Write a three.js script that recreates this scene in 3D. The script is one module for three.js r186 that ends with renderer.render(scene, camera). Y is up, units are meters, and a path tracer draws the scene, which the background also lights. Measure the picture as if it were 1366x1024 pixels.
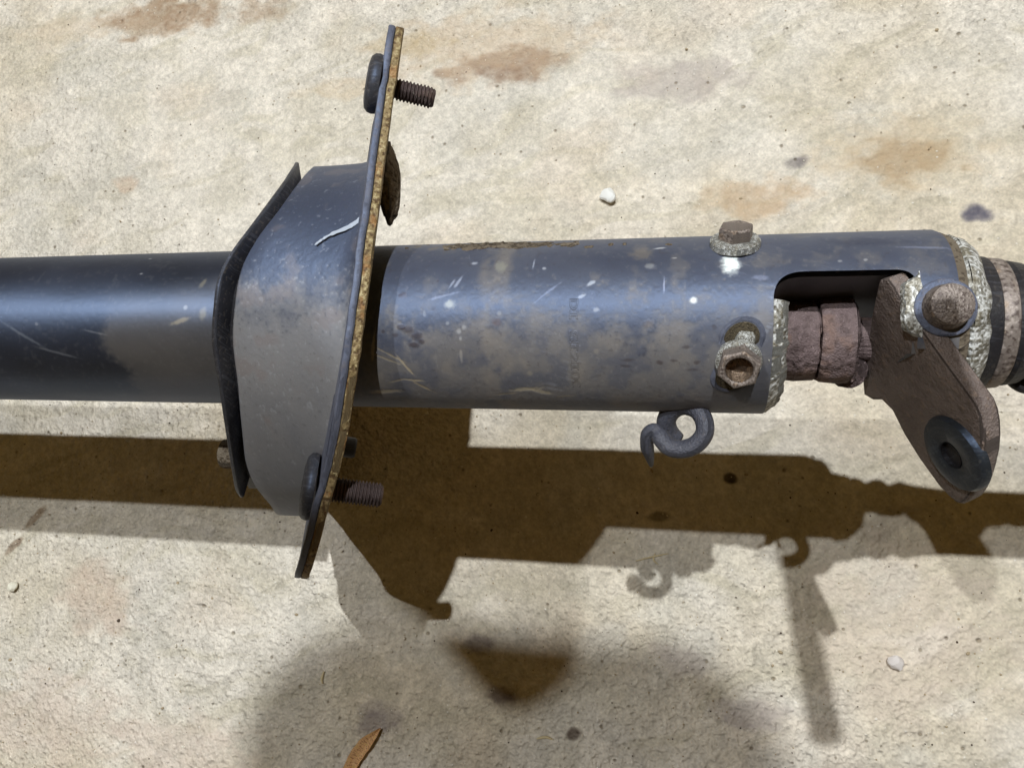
import * as THREE from 'three';
import { mergeGeometries, mergeVertices as mergeVerts, toCreasedNormals as creased } from 'three/addons/utils/BufferGeometryUtils.js';
import { MarchingCubes } from 'three/addons/objects/MarchingCubes.js';
import { Brush, Evaluator, SUBTRACTION } from 'three-bvh-csg';

// ------------------------------------------------------------------ camera, light, exposure
const V = (x, y, z) => new THREE.Vector3(x, y, z);
const scene = new THREE.Scene();
const CAM = V(0, 0.3879, 0.0657);
const RIGHT = V(0.97724612, -0.20476678, -0.05532252), UP = V(-0.01025563, 0.21490155, -0.97658187), FWD = V(-0.21186042, -0.95492821, -0.20791169);
const F = 1026, CX = 683, CY = 512;
const camera = new THREE.PerspectiveCamera(53.04, 1366 / 1024, 0.005, 20);
camera.position.copy(CAM); camera.up.copy(UP); camera.lookAt(CAM.clone().add(FWD));

const renderer = new THREE.WebGLRenderer({ antialias: true });
renderer.toneMapping = THREE.LinearToneMapping;
renderer.toneMappingExposure = 1.0;
renderer.shadowMap.enabled = true;
scene.background = new THREE.Color().setRGB(0.11, 0.068, 0.018);   // dim warm workshop air around the two lamps
const LAMP1 = V(0.115, 1.718, -0.398), LAMP2 = V(-0.463, 1.751, -0.236);
function lampLight(p, color, cd) {
  const l = new THREE.PointLight(color, cd, 0, 2); l.position.copy(p); l.castShadow = true; l.shadow.radius = 0.55; scene.add(l); return l;
}
const COOL = new THREE.Color().setRGB(0.93, 0.97, 1.0);
lampLight(LAMP1, COOL, 8.3);
lampLight(LAMP2, COOL, 3.7);

// ------------------------------------------------------------------ helpers
// both helpers compare positions coarsely, so small parts are worked on enlarged
const toCreasedNormals = (g, a) => { g.scale(2000, 2000, 2000); const r = creased(g, a); r.scale(0.0005, 0.0005, 0.0005); return r; };
const mergeVertices = (g, t = 1e-7) => mergeVerts(g, t);
let seed = 7; const rnd = () => { seed = (seed * 1664525 + 1013904223) >>> 0; return seed / 4294967296; };
const rr = (a, b) => a + (b - a) * rnd();
function hash(ix, iy, s) { let n = (ix * 374761393 + iy * 668265263 + s * 1274126177) | 0; n = Math.imul(n ^ (n >>> 13), 1274126177); n ^= n >>> 16; return (n >>> 0) / 4294967296; }
function vn(x, y, s = 0) {
  const ix = Math.floor(x), iy = Math.floor(y); let fx = x - ix, fy = y - iy; fx = fx * fx * (3 - 2 * fx); fy = fy * fy * (3 - 2 * fy);
  const a = hash(ix, iy, s), b = hash(ix + 1, iy, s), c = hash(ix, iy + 1, s), d = hash(ix + 1, iy + 1, s);
  return a + (b - a) * fx + (c - a) * fy + (a - b - c + d) * fx * fy;
}
function fbm(x, y, o, s = 0) { let v = 0, a = 0.5, t = 0; for (let i = 0; i < o; i++) { v += a * vn(x, y, s + i * 17); t += a; a *= 0.5; x = x * 2.03 + 3.7; y = y * 2.03 + 1.3; } return v / t; }
const sst = (a, b, x) => { const t = Math.min(1, Math.max(0, (x - a) / (b - a))); return t * t * (3 - 2 * t); };
const mixc = (a, b, t) => [a[0] + (b[0] - a[0]) * t, a[1] + (b[1] - a[1]) * t, a[2] + (b[2] - a[2]) * t];

// a photo pixel gives a direction; the distance comes from a height, the column's own surface or a plane
const rayDir = (x, y) => FWD.clone().addScaledVector(RIGHT, (x - CX) / F).addScaledVector(UP, -(y - CY) / F).normalize();
const at = (x, y, Y) => { const d = rayDir(x, y); return CAM.clone().addScaledVector(d, (Y - CAM.y) / d.y); };
const toPx = (p) => { const d = p.clone().sub(CAM), w = d.dot(FWD); return [CX + F * d.dot(RIGHT) / w, CY - F * d.dot(UP) / w]; };
const HX = 0.1685;                                                       // height of the column's axis, which runs along x at z = 0
function onCol(x, y, R) {
  const d = rayDir(x, y), oy = CAM.y - HX, oz = CAM.z, A = d.y * d.y + d.z * d.z, B = oy * d.y + oz * d.z, c = oy * oy + oz * oz - R * R;
  const D = Math.max(0, B * B - A * c), t = (-B - Math.sqrt(D)) / A; const p = CAM.clone().addScaledVector(d, t);
  return { p, th: Math.atan2(p.z, p.y - HX) };
}
const polar = (x, r, th) => V(x, HX + r * Math.cos(th), r * Math.sin(th));
const onPlane = (x, y, p0, n) => { const d = rayDir(x, y); return CAM.clone().addScaledVector(d, p0.clone().sub(CAM).dot(n) / d.dot(n)); };

const used = {};
const numbered = (n) => { if (!(n in used)) { used[n] = 0; return n; } used[n]++; return `${n}_${String(used[n]).padStart(3, '0')}`; };
function thing(name, label, category, group, kind) {
  const o = new THREE.Group(); o.name = numbered(name); o.userData = { label, category }; if (group) o.userData.group = group; if (kind) o.userData.kind = kind; scene.add(o); return o;
}
function part(name, geo, mat, parent, label) {
  const m = new THREE.Mesh(geo, mat); m.name = name; m.castShadow = m.receiveShadow = true; if (label) m.userData.label = label; parent.add(m); return m;
}
function solo(name, geo, mat, label, category, group) {
  const m = new THREE.Mesh(geo, mat); m.name = numbered(name); m.castShadow = m.receiveShadow = true; m.userData = { label, category }; if (group) m.userData.group = group; scene.add(m); return m;
}
// fn(u, v) -> [r, g, b (sRGB 0..255), roughness 0..1, bump 0..1]
function textures(w, h, fn, wrap = THREE.MirroredRepeatWrapping) {
  const c = new Uint8Array(w * h * 4), r = new Uint8Array(w * h * 4), b = new Uint8Array(w * h * 4);
  const q = (x) => Math.max(0, Math.min(255, Math.round(x)));
  for (let j = 0; j < h; j++) for (let i = 0; i < w; i++) {
    const o = fn((i + 0.5) / w, (j + 0.5) / h), k = 4 * (j * w + i);
    c[k] = q(o[0]); c[k + 1] = q(o[1]); c[k + 2] = q(o[2]); c[k + 3] = 255;
    r[k] = r[k + 1] = r[k + 2] = q(o[3] * 255); r[k + 3] = 255;
    b[k] = b[k + 1] = b[k + 2] = q(o[4] * 255); b[k + 3] = 255;
  }
  const mk = (d, srgb) => { const t = new THREE.DataTexture(d, w, h, THREE.RGBAFormat); t.wrapS = t.wrapT = wrap; t.magFilter = THREE.LinearFilter; t.minFilter = THREE.LinearMipmapLinearFilter; t.generateMipmaps = true; if (srgb) t.colorSpace = THREE.SRGBColorSpace; t.needsUpdate = true; return t; };
  return { map: mk(c, true), roughnessMap: mk(r), bumpMap: mk(b) };
}
function material(tx, bump, extra = {}) { return new THREE.MeshPhysicalMaterial({ ...tx, bumpScale: bump, roughness: 1, metalness: 0, ...extra }); }
// box-projected uv in metres / scale for small parts
function boxUV(g, scale = 0.05) {
  const p = g.attributes.position, n = g.attributes.normal, uv = new Float32Array(p.count * 2);
  for (let i = 0; i < p.count; i++) {
    const ax = Math.abs(n.getX(i)), ay = Math.abs(n.getY(i)), az = Math.abs(n.getZ(i));
    const [a, b] = ax >= ay && ax >= az ? [p.getY(i), p.getZ(i)] : ay >= az ? [p.getX(i), p.getZ(i)] : [p.getX(i), p.getY(i)];
    uv[2 * i] = a / scale; uv[2 * i + 1] = b / scale;
  }
  g.setAttribute('uv', new THREE.BufferAttribute(uv, 2)); return g;
}
// grid of points -> surface; rows[i][j] Vector3, uvs from fu(i, j)
function gridGeo(rows, uvf, closeJ = false) {
  const R = rows.length, Cn = rows[0].length, pos = [], uv = [], idx = [];
  for (let i = 0; i < R; i++) for (let j = 0; j < Cn; j++) { const p = rows[i][j]; pos.push(p.x, p.y, p.z); const q = uvf ? uvf(i, j, p) : [i / R, j / Cn]; uv.push(q[0], q[1]); }
  for (let i = 0; i < R - 1; i++) for (let j = 0; j < Cn - (closeJ ? 0 : 1); j++) { const a = i * Cn + j, b = i * Cn + (j + 1) % Cn, c = a + Cn, d = b + Cn; idx.push(a, c, b, b, c, d); }
  const g = new THREE.BufferGeometry(); g.setAttribute('position', new THREE.Float32BufferAttribute(pos, 3)); g.setAttribute('uv', new THREE.Float32BufferAttribute(uv, 2)); g.setIndex(idx); g.computeVertexNormals(); return g;
}
// solid of revolution about the column's axis: prof = [[x, r], ...] (closed loop when loop = true)
function revolve(prof, seg = 96, loop = false, uvs = 0.05, wob = 0) {
  const P = loop ? [...prof, prof[0]] : prof, rows = P.map(([x, r]) => { const row = []; for (let j = 0; j <= seg; j++) { const th = -Math.PI + 2 * Math.PI * j / seg; row.push(polar(x, r + (wob ? wob * (fbm(x * 300 + 9, (j % seg) * 0.21, 3, 5) - 0.5) : 0), th)); } return row; });
  const g = gridGeo(rows, (i, j) => [P[i][0] / uvs, (j / seg) * 2 * Math.PI * Math.max(...P.map((q) => q[1])) / uvs]);
  return toCreasedNormals(g, 0.6);
}
function box(w, h, d) { return new THREE.BoxGeometry(w, h, d); }
// turns a geometry built about +Y at the origin so that +Y points along dir, and moves it to p
function place(g, p, dir) { const q = new THREE.Quaternion().setFromUnitVectors(V(0, 1, 0), dir.clone().normalize()); g.applyQuaternion(q); g.translate(p.x, p.y, p.z); return g; }
function lathe(pts, seg = 40) { return toCreasedNormals(new THREE.LatheGeometry(pts.map(([r, y]) => new THREE.Vector2(r, y)), seg), 0.7); }
function lump(g, amt, freq, s = 3) {
  let m = g.index ? g : mergeVertices(g); const p = m.attributes.position, n = m.attributes.normal;
  for (let i = 0; i < p.count; i++) { const x = p.getX(i), y = p.getY(i), z = p.getZ(i), k = amt * (fbm(x * freq + z * freq * 0.7, y * freq - z * freq * 0.6, 3, s) - 0.5) * 2; p.setXYZ(i, x + n.getX(i) * k, y + n.getY(i) * k, z + n.getZ(i) * k); }
  m.computeVertexNormals(); return m;
}
function sweep(pts, rad, seg = 60, ring = 14, flat = 1) {
  const curve = new THREE.CatmullRomCurve3(pts), fr = curve.computeFrenetFrames(seg, false), rows = [];
  for (let i = 0; i <= seg; i++) { const t = i / seg, c = curve.getPointAt(t), r = rad(t), row = []; for (let j = 0; j < ring; j++) { const a = 2 * Math.PI * j / ring; row.push(c.clone().addScaledVector(fr.normals[i], r * Math.cos(a)).addScaledVector(fr.binormals[i], r * flat * Math.sin(a))); } rows.push(row); }
  const c0 = curve.getPointAt(0), c1 = curve.getPointAt(1);
  rows.unshift(rows[0].map(() => c0.clone())); rows.push(rows[0].map(() => c1.clone()));
  return gridGeo(rows, (i, j) => [i * 0.02, j / ring], true);
}
const arr2pts = (a) => a.map(([x, y]) => new THREE.Vector2(x, y));

// ------------------------------------------------------------------ floor
const FX0 = -0.56, FX1 = 0.28, FZ0 = -0.42, FZ1 = 0.30;
const stain = (px, py, rx, ry, col, k, rot = 0) => { const p = at(px, py, 0); return { x: p.x, z: p.z, rx, ry, col, k, c: Math.cos(rot), s: Math.sin(rot) }; };
const BR = [150, 124, 98], PK = [200, 180, 164];
const stains = [
  stain(665, 88, 0.045, 0.014, [134, 108, 88], 0.75), stain(640, 60, 0.08, 0.03, [196, 174, 146], 0.5), stain(215, 22, 0.05, 0.016, BR, 0.75), stain(95, 40, 0.06, 0.012, [204, 186, 162], 0.45), stain(345, 15, 0.03, 0.012, BR, 0.5),
  stain(1205, 212, 0.03, 0.014, [146, 120, 88], 0.7), stain(1190, 205, 0.05, 0.024, [200, 180, 150], 0.45), stain(1010, 268, 0.03, 0.014, [180, 152, 120], 0.6), stain(1303, 285, 0.0105, 0.0062, [84, 82, 96], 0.95), stain(1062, 216, 0.008, 0.005, [110, 104, 104], 0.8),
  stain(905, 105, 0.04, 0.014, [168, 158, 152], 0.55), stain(460, 117, 0.035, 0.008, [204, 184, 154], 0.45), stain(170, 245, 0.012, 0.007, [190, 164, 140], 0.5), stain(545, 60, 0.03, 0.012, [182, 162, 126], 0.5),
  stain(130, 800, 0.035, 0.02, [190, 168, 150], 0.5, 0.5), stain(60, 960, 0.06, 0.03, PK, 0.4), stain(640, 857, 0.009, 0.006, [112, 104, 104], 0.6), stain(672, 930, 0.010, 0.006, [104, 92, 86], 0.7), stain(765, 980, 0.004, 0.003, [70, 58, 50], 0.9),
  stain(905, 880, 0.016, 0.009, [158, 146, 140], 0.45), stain(1000, 955, 0.02, 0.008, [160, 150, 148], 0.5), stain(505, 965, 0.014, 0.010, [128, 118, 116], 0.65), stain(1180, 700, 0.02, 0.008, [150, 140, 126], 0.5, -0.4), stain(240, 1000, 0.05, 0.02, PK, 0.4), stain(1200, 840, 0.05, 0.05, [210, 194, 180], 0.4),
  stain(880, 690, 0.006, 0.003, [90, 80, 60], 0.5), stain(975, 637, 0.0035, 0.0028, [40, 30, 20], 0.9), stain(45, 690, 0.010, 0.003, [120, 98, 74], 0.7, -0.8), stain(20, 725, 0.008, 0.0025, [110, 90, 72], 0.7, -0.8),
];
const floorTex = textures(2048, 1792, (u, v) => {
  const x = FX0 + u * (FX1 - FX0), z = FZ0 + v * (FZ1 - FZ0);
  // trowel direction: streaks slope gently up to the right
  const a = -0.3, sx = x * Math.cos(a) + z * Math.sin(a), sz = -x * Math.sin(a) + z * Math.cos(a);
  const wx = (fbm(x * 14, z * 14, 3, 91) - 0.5) * 0.05, wz = (fbm(x * 14 + 40, z * 14, 3, 92) - 0.5) * 0.05;
  const big = fbm(x * 9 + 3, z * 9, 4, 1), mid = fbm((x + wx) * 40, (z + wz) * 55, 4, 2), fine = fbm(x * 420, z * 420, 3, 3), grain = vn(x * 1500, z * 1500, 4);
  const far = sst(0.40, 0.62, fbm(x * 5 + 11, z * 7, 3, 7));   // patches trowelled smooth, the rest left gritty
  const streak = fbm((sx + wx) * 26, (sz + wz) * 130, 4, 6);
  let c = [210, 203, 190];
  c = mixc(c, [196, 182, 156], sst(0.5, 0.75, big) * 0.55);
  c = mixc(c, [222, 214, 200], sst(0.52, 0.8, mid) * 0.6);
  c = mixc(c, [186, 178, 158], sst(0.55, 0.3, mid) * 0.32);
  c = mixc(c, [180, 172, 150], sst(0.46, 0.26, streak) * 0.36);
  const wet = sst(0.6, 0.78, fbm(x * 16 + 8, z * 20, 4, 33)); c = mixc(c, [204, 188, 168], wet * 0.3);
  const gry = sst(0.58, 0.75, fbm(x * 22 - 5, z * 26, 4, 35)); c = mixc(c, [196, 191, 180], gry * 0.5);
  const gn = fbm(x * 110, z * 110, 4, 51); const k2 = 1 + (fine - 0.5) * 0.18 + (grain - 0.5) * 0.12 + (gn - 0.5) * 0.12; c = [c[0] * k2, c[1] * k2, c[2] * k2];
  for (const s of stains) {
    const dx = x - s.x, dz = z - s.z; if (Math.abs(dx) > 0.14 || Math.abs(dz) > 0.14) continue;
    const ex = (dx * s.c + dz * s.s) / s.rx, ez = (-dx * s.s + dz * s.c) / s.ry, d = Math.sqrt(ex * ex + ez * ez);
    if (d > 2) continue;
    const n1 = fbm(x * 90 + s.x * 50, z * 140, 4, 21), edge = 1 - sst(0.45, 1.05, d + (n1 - 0.5) * 1.1), m = s.k * edge * (0.5 + 0.75 * fbm(x * 260, z * 330, 3, 23));
    c = mixc(c, s.col, Math.min(1, m));
  }
  // pits, dark grit specks and pale sand grains set in the surface
  const cell = (sz2, sd, thr, lo, hi) => { const gx = x / sz2, gz = z / sz2, ix = Math.floor(gx), iz = Math.floor(gz); if (hash(ix, iz, sd) > thr) return 0; const ox = 0.25 + 0.5 * hash(ix, iz, sd + 1), oz = 0.25 + 0.5 * hash(ix, iz, sd + 2), r = lo + (hi - lo) * hash(ix, iz, sd + 3); const d = Math.hypot((gx - ix - ox) * (0.7 + 0.6 * hash(ix, iz, sd + 5)), gz - iz - oz); return sst(r, r * 0.4, d); };
  const pit = Math.max(cell(0.006, 60, 0.05, 0.05, 0.2), cell(0.016, 70, 0.02, 0.03, 0.08)), sand = cell(0.004, 80, 0.1, 0.05, 0.16);
  c = mixc(c, [110, 96, 74], pit * 0.45); c = mixc(c, [244, 240, 230], sand * 0.8);
  
  const near = 1 - far, rg = 1 - Math.abs(2 * fbm((x + wx * 0.2) * 260, (z + wz * 0.2) * 300, 3, 53) - 1), r2 = fbm(x * 620, z * 700, 2, 54);
  const h = 0.4 + (streak - 0.5) * 0.34 * (0.3 + 0.7 * far) + (mid - 0.5) * 0.3 + (gn - 0.5) * 0.3 + (rg - 0.6) * (0.14 + 0.14 * near) + (r2 - 0.5) * (0.12 + 0.16 * near) + (grain - 0.5) * (0.05 + 0.06 * near) - pit * 0.2 + sand * 0.12;
  return [c[0], c[1], c[2], 0.86 + 0.1 * fine, h];
});
{
  // one sheet; the trowelled surface itself is a little uneven where it is seen
  const N = 260, rows = [], xs = [], zs = [];
  for (let i = 0; i <= N; i++) { xs.push(FX0 + (FX1 - FX0) * i / N); zs.push(FZ0 + (FZ1 - FZ0) * i / N); }
  xs.unshift(-3, -1.2); xs.push(1, 3); zs.unshift(-3, -1.2); zs.push(1.2, 3);
  for (const z of zs) { const r = []; for (const x of xs) { const inside = x > FX0 && x < FX1 && z > FZ0 && z < FZ1 ? 1 : 0; r.push(V(x, inside * 0.0022 * (fbm(x * 22, z * 34, 4, 77) - 0.62), z)); } rows.push(r); }
  const g = gridGeo(rows, (i, j, p) => [(p.x - FX0) / (FX1 - FX0), (p.z - FZ0) / (FZ1 - FZ0)]);
  const m = new THREE.Mesh(g, material(floorTex, 0.0042, { specularIntensity: 0.35 })); m.name = 'concrete_floor'; m.receiveShadow = true; m.castShadow = true;
  m.userData = { kind: 'structure', label: 'rough pale concrete floor with brown and grey stains', category: 'floor' }; scene.add(m);
}

// ------------------------------------------------------------------ materials of the column
const BLUE = new THREE.Color().setRGB(0.5, 0.66, 1.0);
const SM = 512;
// generic small-part materials, uv scale given by boxUV / revolve
const rustTex = textures(SM, SM, (u, v) => {
  const n = fbm(u * 9, v * 9, 5, 11), m = fbm(u * 34, v * 34, 4, 12), f = fbm(u * 150, v * 150, 2, 13);
  let c = mixc([92, 78, 78], [120, 104, 102], n); c = mixc(c, [126, 96, 78], sst(0.56, 0.76, n) * 0.35); c = mixc(c, [60, 48, 46], sst(0.46, 0.3, m) * 0.35); c = mixc(c, [132, 116, 110], sst(0.6, 0.8, f) * 0.35);
  return [...c, 0.62 + 0.25 * m, 0.5 + (m - 0.5) * 0.8 + (f - 0.5) * 0.35];
});
const rust = material(rustTex, 0.0008, { specularIntensity: 0.5 });
const leverTex = textures(SM, SM, (u, v) => {
  const n = fbm(u * 6, v * 6, 5, 15), m = fbm(u * 40, v * 40, 4, 16), f = fbm(u * 160, v * 160, 2, 17);
  let c = mixc([92, 80, 74], [136, 124, 118], n); c = mixc(c, [142, 120, 102], sst(0.6, 0.8, m) * 0.4); c = mixc(c, [128, 120, 120], sst(0.62, 0.8, f) * 0.3); c = mixc(c, [52, 42, 40], sst(0.40, 0.25, m) * 0.2);
  return [...c, 0.5 + 0.25 * m, 0.5 + (m - 0.5) * 0.5 + (f - 0.5) * 0.3];
});
const leverMat = material(leverTex, 0.0011, { specularIntensity: 0.6 });
const castTex = textures(SM, SM, (u, v) => {      // bare rough casting: pale, sparkling, pitted
  const n = fbm(u * 8, v * 8, 4, 25), f = fbm(u * 110, v * 110, 2, 26), g = vn(u * 230, v * 230, 27);
  let c = mixc([140, 138, 130], [176, 176, 172], n); c = mixc(c, [222, 224, 222], sst(0.52, 0.7, f) * 0.85); c = mixc(c, [84, 78, 62], sst(0.45, 0.27, f) * 0.65); c = mixc(c, [142, 132, 108], sst(0.6, 0.75, fbm(u * 18, v * 18, 3, 28)) * 0.35);
  return [...c, 0.34 + 0.3 * g, 0.5 + (f - 0.5) * 0.9 + (g - 0.5) * 0.3];
});
const cast = material(castTex, 0.0005, { metalness: 0.2 });
const goldTex = textures(SM, SM, (u, v) => {      // corroded plated edge: ochre with orange rust
  const n = fbm(u * 7, v * 7, 4, 35), f = fbm(u * 60, v * 60, 3, 36), g = vn(u * 180, v * 180, 37);
  let c = mixc([116, 98, 64], [150, 130, 92], n); c = mixc(c, [186, 172, 132], sst(0.58, 0.75, f) * 0.7); c = mixc(c, [66, 46, 24], sst(0.44, 0.28, f) * 0.7); c = mixc(c, [150, 84, 32], sst(0.62, 0.78, fbm(u * 13, v * 13, 3, 38)) * 0.35);
  return [...c, 0.55 + 0.3 * g, 0.5 + (f - 0.5) * 0.8];
});
const gold = material(goldTex, 0.0007, { metalness: 0.15 });
const blackTex = textures(SM, SM, (u, v) => {     // satin black steel with thin dust and rub marks
  const n = fbm(u * 7, v * 7, 4, 45), f = fbm(u * 60, v * 60, 3, 46), sc = sst(0.72, 0.8, vn(u * 6 + v * 30, v * 150 - u * 20, 47));
  let c = mixc([40, 40, 44], [66, 63, 62], n); c = mixc(c, [104, 96, 86], sst(0.6, 0.78, f) * 0.5); c = mixc(c, [120, 124, 134], sc * 0.25);
  return [...c, 0.36 + 0.25 * n, 0.5 + (f - 0.5) * 0.3];
});
const black = material(blackTex, 0.0003, { specularColor: BLUE });
const plateTex = textures(SM, SM, (u, v) => {
  const n = fbm(u * 7, v * 7, 4, 55), f = fbm(u * 50, v * 50, 3, 56);
  let c = mixc([78, 82, 96], [104, 106, 118], n); c = mixc(c, [122, 108, 98], sst(0.6, 0.78, f) * 0.3); c = mixc(c, [50, 50, 56], sst(0.42, 0.28, f) * 0.3);
  return [...c, 0.4 + 0.25 * f, 0.5 + (f - 0.5) * 0.5];
});
const plateMat = material(plateTex, 0.0003, { specularColor: BLUE });
const studMat = material(rustTex, 0.0004, { color: new THREE.Color(0.55, 0.52, 0.5), metalness: 0.3 });
const rubber = material(blackTex, 0.0004, { color: new THREE.Color(0.55, 0.55, 0.58), specularIntensity: 0.5 });
const soilTex = textures(SM, SM, (u, v) => {
  const n = fbm(u * 8, v * 8, 4, 65), f = fbm(u * 60, v * 60, 3, 66); let c = mixc([96, 86, 74], [132, 122, 106], n); c = mixc(c, [58, 48, 38], sst(0.45, 0.3, f) * 0.6); return [...c, 0.9, 0.5 + (f - 0.5) * 0.9];
});
const soil = material(soilTex, 0.0008, { specularIntensity: 0.3 });

// painted tubes: uv u = along the axis, v = round it; marks are laid where the photo shows them on the surface
const RT = 0.0249, RH = 0.0252;
const mark = (px, py, R, rx, rt, col, k, rot = 0) => { const o = onCol(px, py, R); return { x: o.p.x, s: o.th * R, rx, rt, col, k, c: Math.cos(rot), d: Math.sin(rot) }; };
function applyMarks(list, x, s, c, sharp, ns) {
  let hgt = 0;
  for (const m of list) {
    const dx = x - m.x, ds = s - m.s; if (Math.abs(dx) > 0.05 || Math.abs(ds) > 0.05) continue;
    const ex = (dx * m.c + ds * m.d) / m.rx, es = (-dx * m.d + ds * m.c) / m.rt, d = Math.sqrt(ex * ex + es * es); if (d > 1.8) continue;
    const e = 1 - sst(0.35, 1.1, d + (fbm(x * 900, s * 900, 3, ns) - 0.5) * sharp); const k = Math.min(1, (m.k < 1 ? 0.68 * m.k : 1) * e);
    c = mixc(c, m.col, k); hgt += (m.h || 0) * e;
  }
  return [c, hgt];
}
const TX0 = -0.44, TX1 = -0.08;
const W8 = [186, 186, 184];
const tubeMarks = [mark(32, 448, RT, 0.012, 0.0006, [120, 124, 128], 0.7, 0.5), mark(75, 470, RT, 0.010, 0.0006, [130, 132, 134], 0.7, 0.25), mark(125, 443, RT, 0.006, 0.0004, W8, 0.5, 0.2), mark(240, 428, RT, 0.004, 0.0009, [196, 180, 140], 0.8, -0.3), mark(270, 418, RT, 0.0016, 0.0024, [170, 158, 120], 0.8), mark(270, 378, RT, 0.0012, 0.0022, [150, 140, 110], 0.7, 0.4), mark(247, 410, RT, 0.0009, 0.0009, W8, 0.9), mark(200, 345, RT, 0.0008, 0.0005, W8, 0.9), mark(188, 365, RT, 0.0009, 0.0005, W8, 0.8), mark(48, 432, RT, 0.0008, 0.0007, W8, 0.6)];
const pb = [onCol(140, 440, RT), onCol(150, 470, RT), onCol(165, 500, RT), onCol(186, 533, RT)];
const tubeTex = textures(1400, 620, (u, v) => {
  const x = TX0 + u * (TX1 - TX0), th = (v - 0.5) * 2 * Math.PI, s = th * RT;
  const n = fbm(x * 60, s * 90, 4, 101), f = fbm(x * 900, s * 900, 3, 102), b = fbm(x * 26, s * 30, 3, 103);
  let c = mixc([24, 27, 36], [38, 41, 52], n);
  // dried film of dust on the clamp's side, with its own edge
  let bx = pb[0].p.x; if (th > pb[0].th) { for (let i = 0; i < 3; i++) if (th >= pb[i].th) bx = pb[i].p.x + (pb[i + 1].p.x - pb[i].p.x) * Math.min(1, (th - pb[i].th) / (pb[i + 1].th - pb[i].th)); }
  const film = sst(-0.003, 0.003, x - bx + (n - 0.5) * 0.012 + (f - 0.5) * 0.003) * sst(-0.35, 0.25, th + (b - 0.5) * 1.6);
  c = mixc(c, mixc([84, 80, 76], [104, 97, 88], n), film * 0.72);
  const spk = sst(0.64, 0.76, f); c = mixc(c, [96, 94, 92], spk * 0.25);
  const smear = sst(0.55, 0.75, b); c = mixc(c, [66, 68, 76], smear * 0.35);
  let hgt; [c, hgt] = applyMarks(tubeMarks, x, s, c, 0.5, 105);
  return [...c, 0.46 + 0.08 * n + 0.03 * film + 0.05 * smear, 0.5 + (f - 0.5) * 0.16 + (n - 0.5) * 0.15];
});
const tubeMat = material(tubeTex, 0.0002, { specularColor: BLUE, ior: 2.3, anisotropy: 0.7 });
const HX0 = -0.115, HX1 = 0.075;
const hm = (px, py, rx, rt, col, k, rot = 0, h = 0) => { const m = mark(px, py, RH, rx, rt, col, k, rot); m.h = h; return m; };
const PIT = [52, 40, 36], DUST = [150, 136, 108];
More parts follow.
